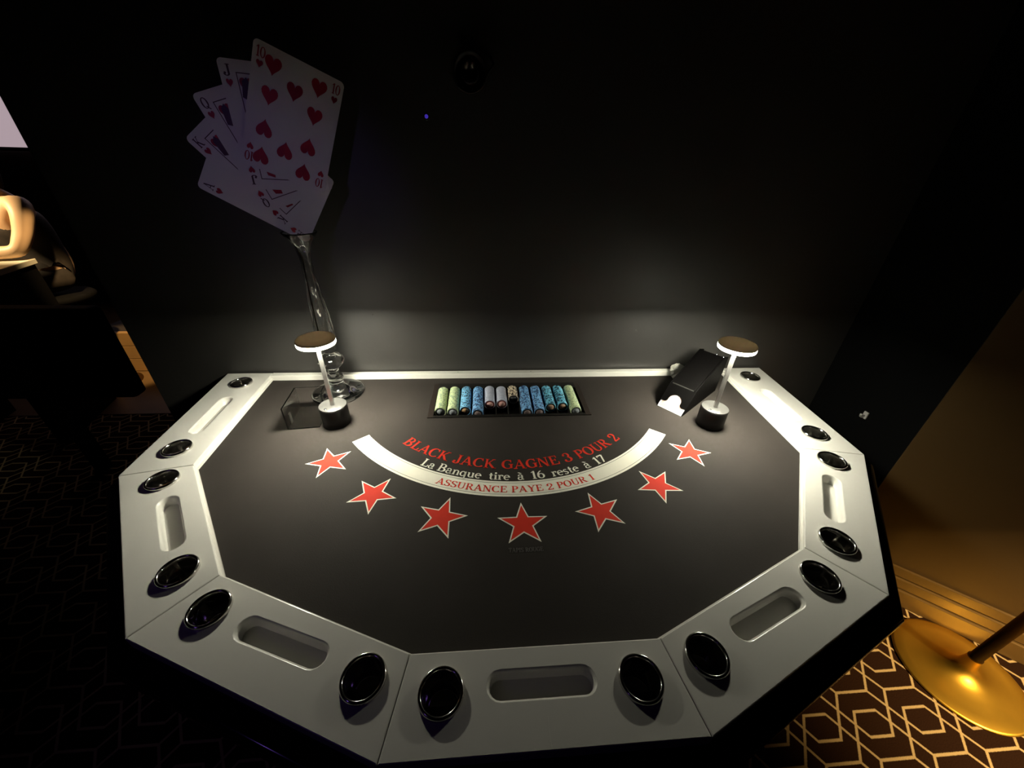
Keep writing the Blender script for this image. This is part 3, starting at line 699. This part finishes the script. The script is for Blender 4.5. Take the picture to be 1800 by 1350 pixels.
mb.loft([SP(p[0], p[1], .0035) for p in plate], [SP(p[0], p[1], .001) for p in plate]); mb.build('face_plate', M['shoe'], shoe)
for y in (-.03, .0): 
    mb = MB(); mb.lathe([(.0001, .007*U), (.004*U, .006*U), (.0065*U, .002*U), (.0065*U, 0)], (0, 0, 0), 16); mb.build('chrome_rivet', M['chrome'], shoe, Vector((.355*U, (-HWd+.012-y*0)*U if y < 0 else (-HWd+.045)*U, .192*U if y < 0 else .194*U)))
cardt = thing('playing_card', 'single white card with pink print showing in the mouth of the shoe', 'playing card', shoe.location, sa_)
mb = MB(); cp = [(-.0595, 0), (.0595, 0), (.0595, .085), (-.0595, .085)]
mb.loft([SP(*p, .0004) for p in cp], [SP(*p, -.0004) for p in cp]); mb.add([SP(*p, .0004) for p in cp], [(0, 1, 2, 3)]); mb.add([SP(*p, -.0004) for p in cp], [(3, 2, 1, 0)])
mb.build('card_sheet', M['card'], cardt)
mb = MB(); ip_ = [(-.053, .006), (.053, .006), (.053, .079), (-.053, .079)]; mb.add([SP(*p, .0007) for p in ip_], [(0, 1, 2, 3)]); mb.build('card_back_print', M['card_pink'], cardt, fixn=False)

# crumpled white paper leaning on the back strip
rnd = random.Random(3); mb = MB(); n, m_ = 11, 8; vs = []
for i in range(n):
    for j in range(m_):
        a = 2*PI*i/n; h = j/(m_-1); rr = (.018+.011*h)*(1+.42*rnd.uniform(-1, 1))*(0.35 if j in (0, m_-1) else 1)
        vs.append((rr*math.cos(a)*U*1.15+.010*h*U, rr*math.sin(a)*U*.8+.020*h*U, (h*.075+rnd.uniform(-.003, .003))*U))
fs = [(i*m_+j, ((i+1) % n)*m_+j, ((i+1) % n)*m_+j+1, i*m_+j+1) for i in range(n) for j in range(m_-1)]
fs += [tuple(i*m_ for i in range(n))[::-1], tuple(i*m_+m_-1 for i in range(n))]
mb.add(vs, fs); pp = mb.build('crumpled_paper', M['paper'], None, W(.915, -.045, .003)); tag(pp, 'crumpled white paper at the back strip behind the card shoe', 'paper')

# ================================================================== WALL FITTINGS AND REFLECTION DOT
wf = thing('wall_spotlight', 'unlit round black spotlight high on the black wall', 'spotlight', W(-.155, .030, 1.27))
def yl(nm, prof, m, par, loc=(0, 0, 0), n=40):
    mb = MB(); mb.lathe([(r*U, z*U) for r, z in prof], loc, n, 'Y'); return mb.build(nm, m, par)
yl('housing', [(.0001, 0.001), (.055, .001), (.055, .03), (.062, .034), (.062, .060), (.058, .062), (.054, .058), (.050, .045), (.0001, .040)], M['lamp_black'], wf)
yl('lens', [(.0001, .056), (.02, .054), (.048, .046), (.048, .043), (.0001, .043)], M['glass'], wf)
mb = MB(); mb.tube([(.064*U, -.02*U, 0), (.085*U, -.03*U, .03*U), (.075*U, -.004*U, .055*U)], .006*U); mb.build('bracket', M['lamp_black'], wf)
bl = thing('blue_reflection_dot', 'tiny blue reflection on the black wall below the spotlight, built as a glowing dot', 'reflection', W(-.327, .030, 1.14))  # emissive dot stands in for the violet lamp mirrored in the wall gloss
yl('dot_rim', [(.0001, .001), (.012, .001), (.012, .006), (.009, .008), (.0001, .007)], M['lamp_black'], bl, n=24)
yl('lens', [(.0001, .0115), (.004, .0108), (.0068, .0085), (.0001, .0078)], M['reflection_blue'], bl, n=20)  # glowing face of the built reflection, no real fixture
hk = thing('wall_hook', 'small pale plastic hook on the dark return beside the table', 'hook', Vector((KX+.0035, -.21, TH-.075)))
mb = MB(); mb.box((-.003, 0, 0), (.005, .018, .030)); bevel(mb.build('plate', M['white_plastic'], hk), .0015)
mb = MB(); mb.tube([(-.005, 0, -.002), (-.016, 0, -.008), (-.022, 0, -.004), (-.024, 0, .006)], .0035); mb.build('prong', M['white_plastic'], hk)

# ================================================================== GOLD PEDESTAL TABLE
gx, gy = 2.095, -1.075
gt = thing('gold_side_table', 'side table with brushed gold trumpet base on patterned carpet', 'side table', (gx*U, gy*U, 0.001))
mb = MB(); mb.lathe([(.0001, 0), (.174, 0), (.1775, .002), (.1775, .0045), (.170, .0068), (.140, .0095), (.105, .0135), (.075, .019), (.050, .028), (.034, .041), (.0245, .060), (.0200, .085), (.0185, .098)], (0, 0, 0), 72); mb.build('base', M['gold'], gt)
mb = MB(); mb.lathe([(.0188, .098), (.0192, .100), (.0192, .104), (.0165, .106), (.0165, .70), (.030, .705), (.09, .712), (.09, .716), (.0001, .716)], (0, 0, 0), 32); mb.build('stem', M['gold_dark'], gt)
mb = MB(); mb.lathe([(.0001, .7162), (.180, .7162), (.185, .722), (.185, .730), (.180, .735), (.0001, .735)], (0, 0, 0), 64); mb.build('table_top', M['gloss_black'], gt)

# ================================================================== FAR ROOM BEHIND THE WALL EDGE
# black bench back in front
bn = thing('bench_back', 'low black bench back standing left of the card table', 'bench', (-2.45, .375, 0))
mb = MB(); mb.box((0, 0, .705), (1.33, .08, .45)); bevel(mb.build('back_panel', M['bench_black'], bn), .02, 3)
for x in (-.6, .25):
    mb = MB(); mb.box((x, 0, .2415), (.05, .05, .479)); mb.build('leg', M['bench_black'], bn)
# oak plinth with boards
pl = thing('oak_plinth', 'low oak-boarded plinth glimpsed between bench and black wall', 'plinth', (-2.72, 1.50, 0))
for i, (z0, z1) in enumerate(((.008, .112), (.116, .222), (.226, .332))):
    mb = MB(); mb.box((0, .02, (z0+z1)/2), (.70, .04, z1-z0)); bevel(mb.build('board', M['wood'], pl), .002)
mb = MB(); mb.box((0, .20, .165), (.68, .30, .325)); mb.build('core', M['wall_far'], pl)
# white gaming table of the far room
ft = thing('far_table', 'white-topped high table under the bare forearm at the left', 'table', (-2.70, 1.12, 0), R(14.5))
mb = MB(); mb.box((-.30, -.275, .950), (.60, .55, .030)); bevel(mb.build('table_top', M['cloth_white'], ft), .004)
for nm, c, d in (('side_panel', (-.03, -.275, .4695), (.04, .52, .930)), ('side_panel', (-.57, -.275, .4695), (.04, .52, .930))):
    mb = MB(); mb.box(c, d); mb.build(nm, M['bench_black'], ft)
st = thing('bar_stool', 'black bar stool under the seated person at the left', 'stool', (-2.89, 1.30, 0))
mb = MB(); mb.lathe([(.0001, .655), (.17, .655), (.18, .668), (.18, .685), (.165, .70), (.0001, .702)], (0, 0, 0), 32); mb.build('seat', M['bench_black'], st)
mb = MB(); mb.lathe([(.0001, .002), (.18, .002), (.18, .012), (.03, .03), (.025, .06), (.025, .655), (.0001, .655)], (0, 0, 0), 32); mb.build('pedestal', M['gold_dark'], st)
sc = thing('lit_screen', 'pale mauve lit screen high on the far wall at the left', 'screen', (-3.55, 3.16, 2.07))
mb = MB(); mb.box((0, 0, 0), (2.6, .03, 1.10)); mb.build('panel', M['screen'], sc)
mb = MB()
for (c, d) in (((0, -.002, .565), (2.66, .036, .03)), ((0, -.002, -.565), (2.66, .036, .03)), ((-1.315, -.002, 0), (.03, .036, 1.16)), ((1.315, -.002, 0), (.03, .036, 1.16))): mb.box(c, d)
mb.build('frame', M['bench_black'], sc)

# person: skinned skeleton, seated, left arm resting on the table
def skin_body(name, joints, edges, m, parent, root, sub=2):
    me = bpy.data.meshes.new(name); ks = list(joints); me.from_pydata([joints[k][0] for k in ks], [(ks.index(a), ks.index(b)) for a, b in edges], [])
    o = bpy.data.objects.new(name, me); COL.objects.link(o); o.parent = parent; me.materials.append(m)
    sm = o.modifiers.new('skin', 'SKIN'); sm.use_smooth_shade = True
    for i, k in enumerate(ks):
        r = joints[k][1]; sv = me.skin_vertices[0].data[i]; sv.radius = r if isinstance(r, tuple) else (r, r); sv.use_root = (k == root)
    ss = o.modifiers.new('subdivision', 'SUBSURF'); ss.levels = sub; ss.render_levels = sub
    return o
pe = thing('person', 'person in a sleeveless patterned top resting a bare forearm on the white table', 'person', (-2.87, 1.24, 0))
J = {'pel': ((0, .12, .82), (.15, .11)), 'wai': ((0, .09, .97), (.125, .095)), 'che': ((0, .02, 1.15), (.15, .10)), 'nk0': ((0, -.02, 1.30), (.075, .06)), 'nk1': ((-.005, -.05, 1.37), .05),
     'hd0': ((-.005, -.07, 1.44), (.065, .075)), 'hd1': ((-.005, -.07, 1.52), (.078, .09)), 'hd2': ((-.005, -.06, 1.585), (.055, .065)),
     'sl': ((.175, -.05, 1.255), (.058, .055)), 'dl': ((.205, -.085, 1.20), (.052, .050)), 'ul': ((.185, -.12, 1.10), (.044, .043)), 'el': ((.150, -.165, 1.010), (.040, .038)), 'fl': ((.03, -.20, 1.008), (.036, .034)), 'wl': ((-.085, -.225, .998), (.026, .021)), 'pl': ((-.135, -.235, .994), (.036, .015)),
     'sr': ((-.175, .0, 1.255), (.058, .055)), 'dr': ((-.205, -.02, 1.19), (.050, .048)), 'ur': ((-.225, -.06, 1.09), (.043, .042)), 'er': ((-.24, -.12, 1.012), (.038, .036)), 'fr': ((-.17, -.20, 1.010), (.034, .032)), 'wr': ((-.09, -.275, .998), (.026, .021)), 'pr': ((-.05, -.31, .994), (.034, .015)),
     'hl': ((.05, .08, .815), .085), 'kl': ((-.11, -.17, .80), .065), 'cl': ((-.10, -.15, .55), .055), 'al': ((-.10, -.11, .36), .038), 'tl': ((-.17, -.22, .33), (.036, .025)),
     'hr': ((-.12, .06, .815), .085), 'kr': ((-.30, -.15, .80), .065), 'cr': ((-.29, -.13, .55), .055), 'ar': ((-.29, -.09, .36), .038), 'tr': ((-.36, -.20, .33), (.036, .025))}
EJ = [('pel', 'wai'), ('wai', 'che'), ('che', 'nk0'), ('nk0', 'nk1'), ('nk1', 'hd0'), ('hd0', 'hd1'), ('hd1', 'hd2'),
      ('che', 'sl'), ('sl', 'dl'), ('dl', 'ul'), ('ul', 'el'), ('el', 'fl'), ('fl', 'wl'), ('wl', 'pl'), ('che', 'sr'), ('sr', 'dr'), ('dr', 'ur'), ('ur', 'er'), ('er', 'fr'), ('fr', 'wr'), ('wr', 'pr'),
      ('pel', 'hl'), ('hl', 'kl'), ('kl', 'cl'), ('cl', 'al'), ('al', 'tl'), ('pel', 'hr'), ('hr', 'kr'), ('kr', 'cr'), ('cr', 'ar'), ('ar', 'tr')]
for hand, base, d, sd_ in (('L', Vector((-.135, -.235, .994)), Vector((-.97, -.20, 0)), Vector((.2, -.97, 0))), ('R', Vector((-.05, -.31, .994)), Vector((.72, -.69, 0)), Vector((-.69, -.72, 0)))):
    for k in range(4):
        off = (k-1.5)*.019; ln = (.062, .074, .070, .055)[k]
        a = base+d*.03+sd_*off; b = a+d*ln*.5+Vector((0, 0, .006)); c = a+d*ln+Vector((0, 0, -.006))
        J['f%s%da' % (hand, k)] = (tuple(a), .0095); J['f%s%db' % (hand, k)] = (tuple(b), .0088); J['f%s%dc' % (hand, k)] = (tuple(c), .0075)
        EJ += [('pl' if hand == 'L' else 'pr', 'f%s%da' % (hand, k)), ('f%s%da' % (hand, k), 'f%s%db' % (hand, k)), ('f%s%db' % (hand, k), 'f%s%dc' % (hand, k))]
    a = base-d*.015+sd_*.034; b = a+d*.03+sd_*.018
    J['t%sa' % hand] = (tuple(a), .011); J['t%sb' % hand] = (tuple(b), .009)
    EJ += [('pl' if hand == 'L' else 'pr', 't%sa' % hand), ('t%sa' % hand, 't%sb' % hand)]
skin_body('body', J, EJ, M['skin'], pe, 'pel')
D = {'a': ((0, .12, .80), (.168, .128)), 'b': ((0, .09, .97), (.138, .108)), 'c': ((0, .03, 1.12), (.180, .135)), 'd': ((0, .0, 1.21), (.165, .125)),
     'l1': ((.05, .08, .818), .102), 'l2': ((-.112, -.172, .80), .082), 'l3': ((-.10, -.15, .55), .068), 'l4': ((-.10, -.11, .40), .052), 'r1': ((-.12, .06, .818), .102), 'r2': ((-.302, -.152, .80), .082), 'r3': ((-.29, -.13, .55), .068), 'r4': ((-.29, -.09, .40), .052)}
skin_body('dress', D, [('a', 'b'), ('b', 'c'), ('c', 'd'), ('a', 'l1'), ('l1', 'l2'), ('a', 'r1'), ('r1', 'r2'), ('l2', 'l3'), ('l3', 'l4'), ('r2', 'r3'), ('r3', 'r4')], M['dress'], pe, 'a')
def ellip(nm, c, r, m, n=20, k=12):
    mb = MB(); prof = [(max(.0001, math.cos(-PI/2+PI*i/k)), math.sin(-PI/2+PI*i/k)) for i in range(k+1)]
    mb.lathe(prof, (0, 0, 0), n); o = mb.build(nm, m, pe, c); o.scale = r; return o
ellip('hair', (-.005, -.035, 1.535), (.098, .105, .105), M['hair']); ellip('hair', (-.005, .03, 1.42), (.085, .05, .15), M['hair'])
for sx in (-1, 1):
    ellip('eye', (-.005+sx*.032, -.153, 1.505), (.012, .008, .007), M['eye'], 12, 8); ellip('ear', (-.005+sx*.082, -.06, 1.495), (.010, .020, .030), M['skin'], 12, 8)
ellip('nose', (-.005, -.168, 1.485), (.013, .018, .025), M['skin'], 12, 8); ellip('mouth', (-.005, -.152, 1.445), (.024, .008, .008), M['lip'], 12, 8)
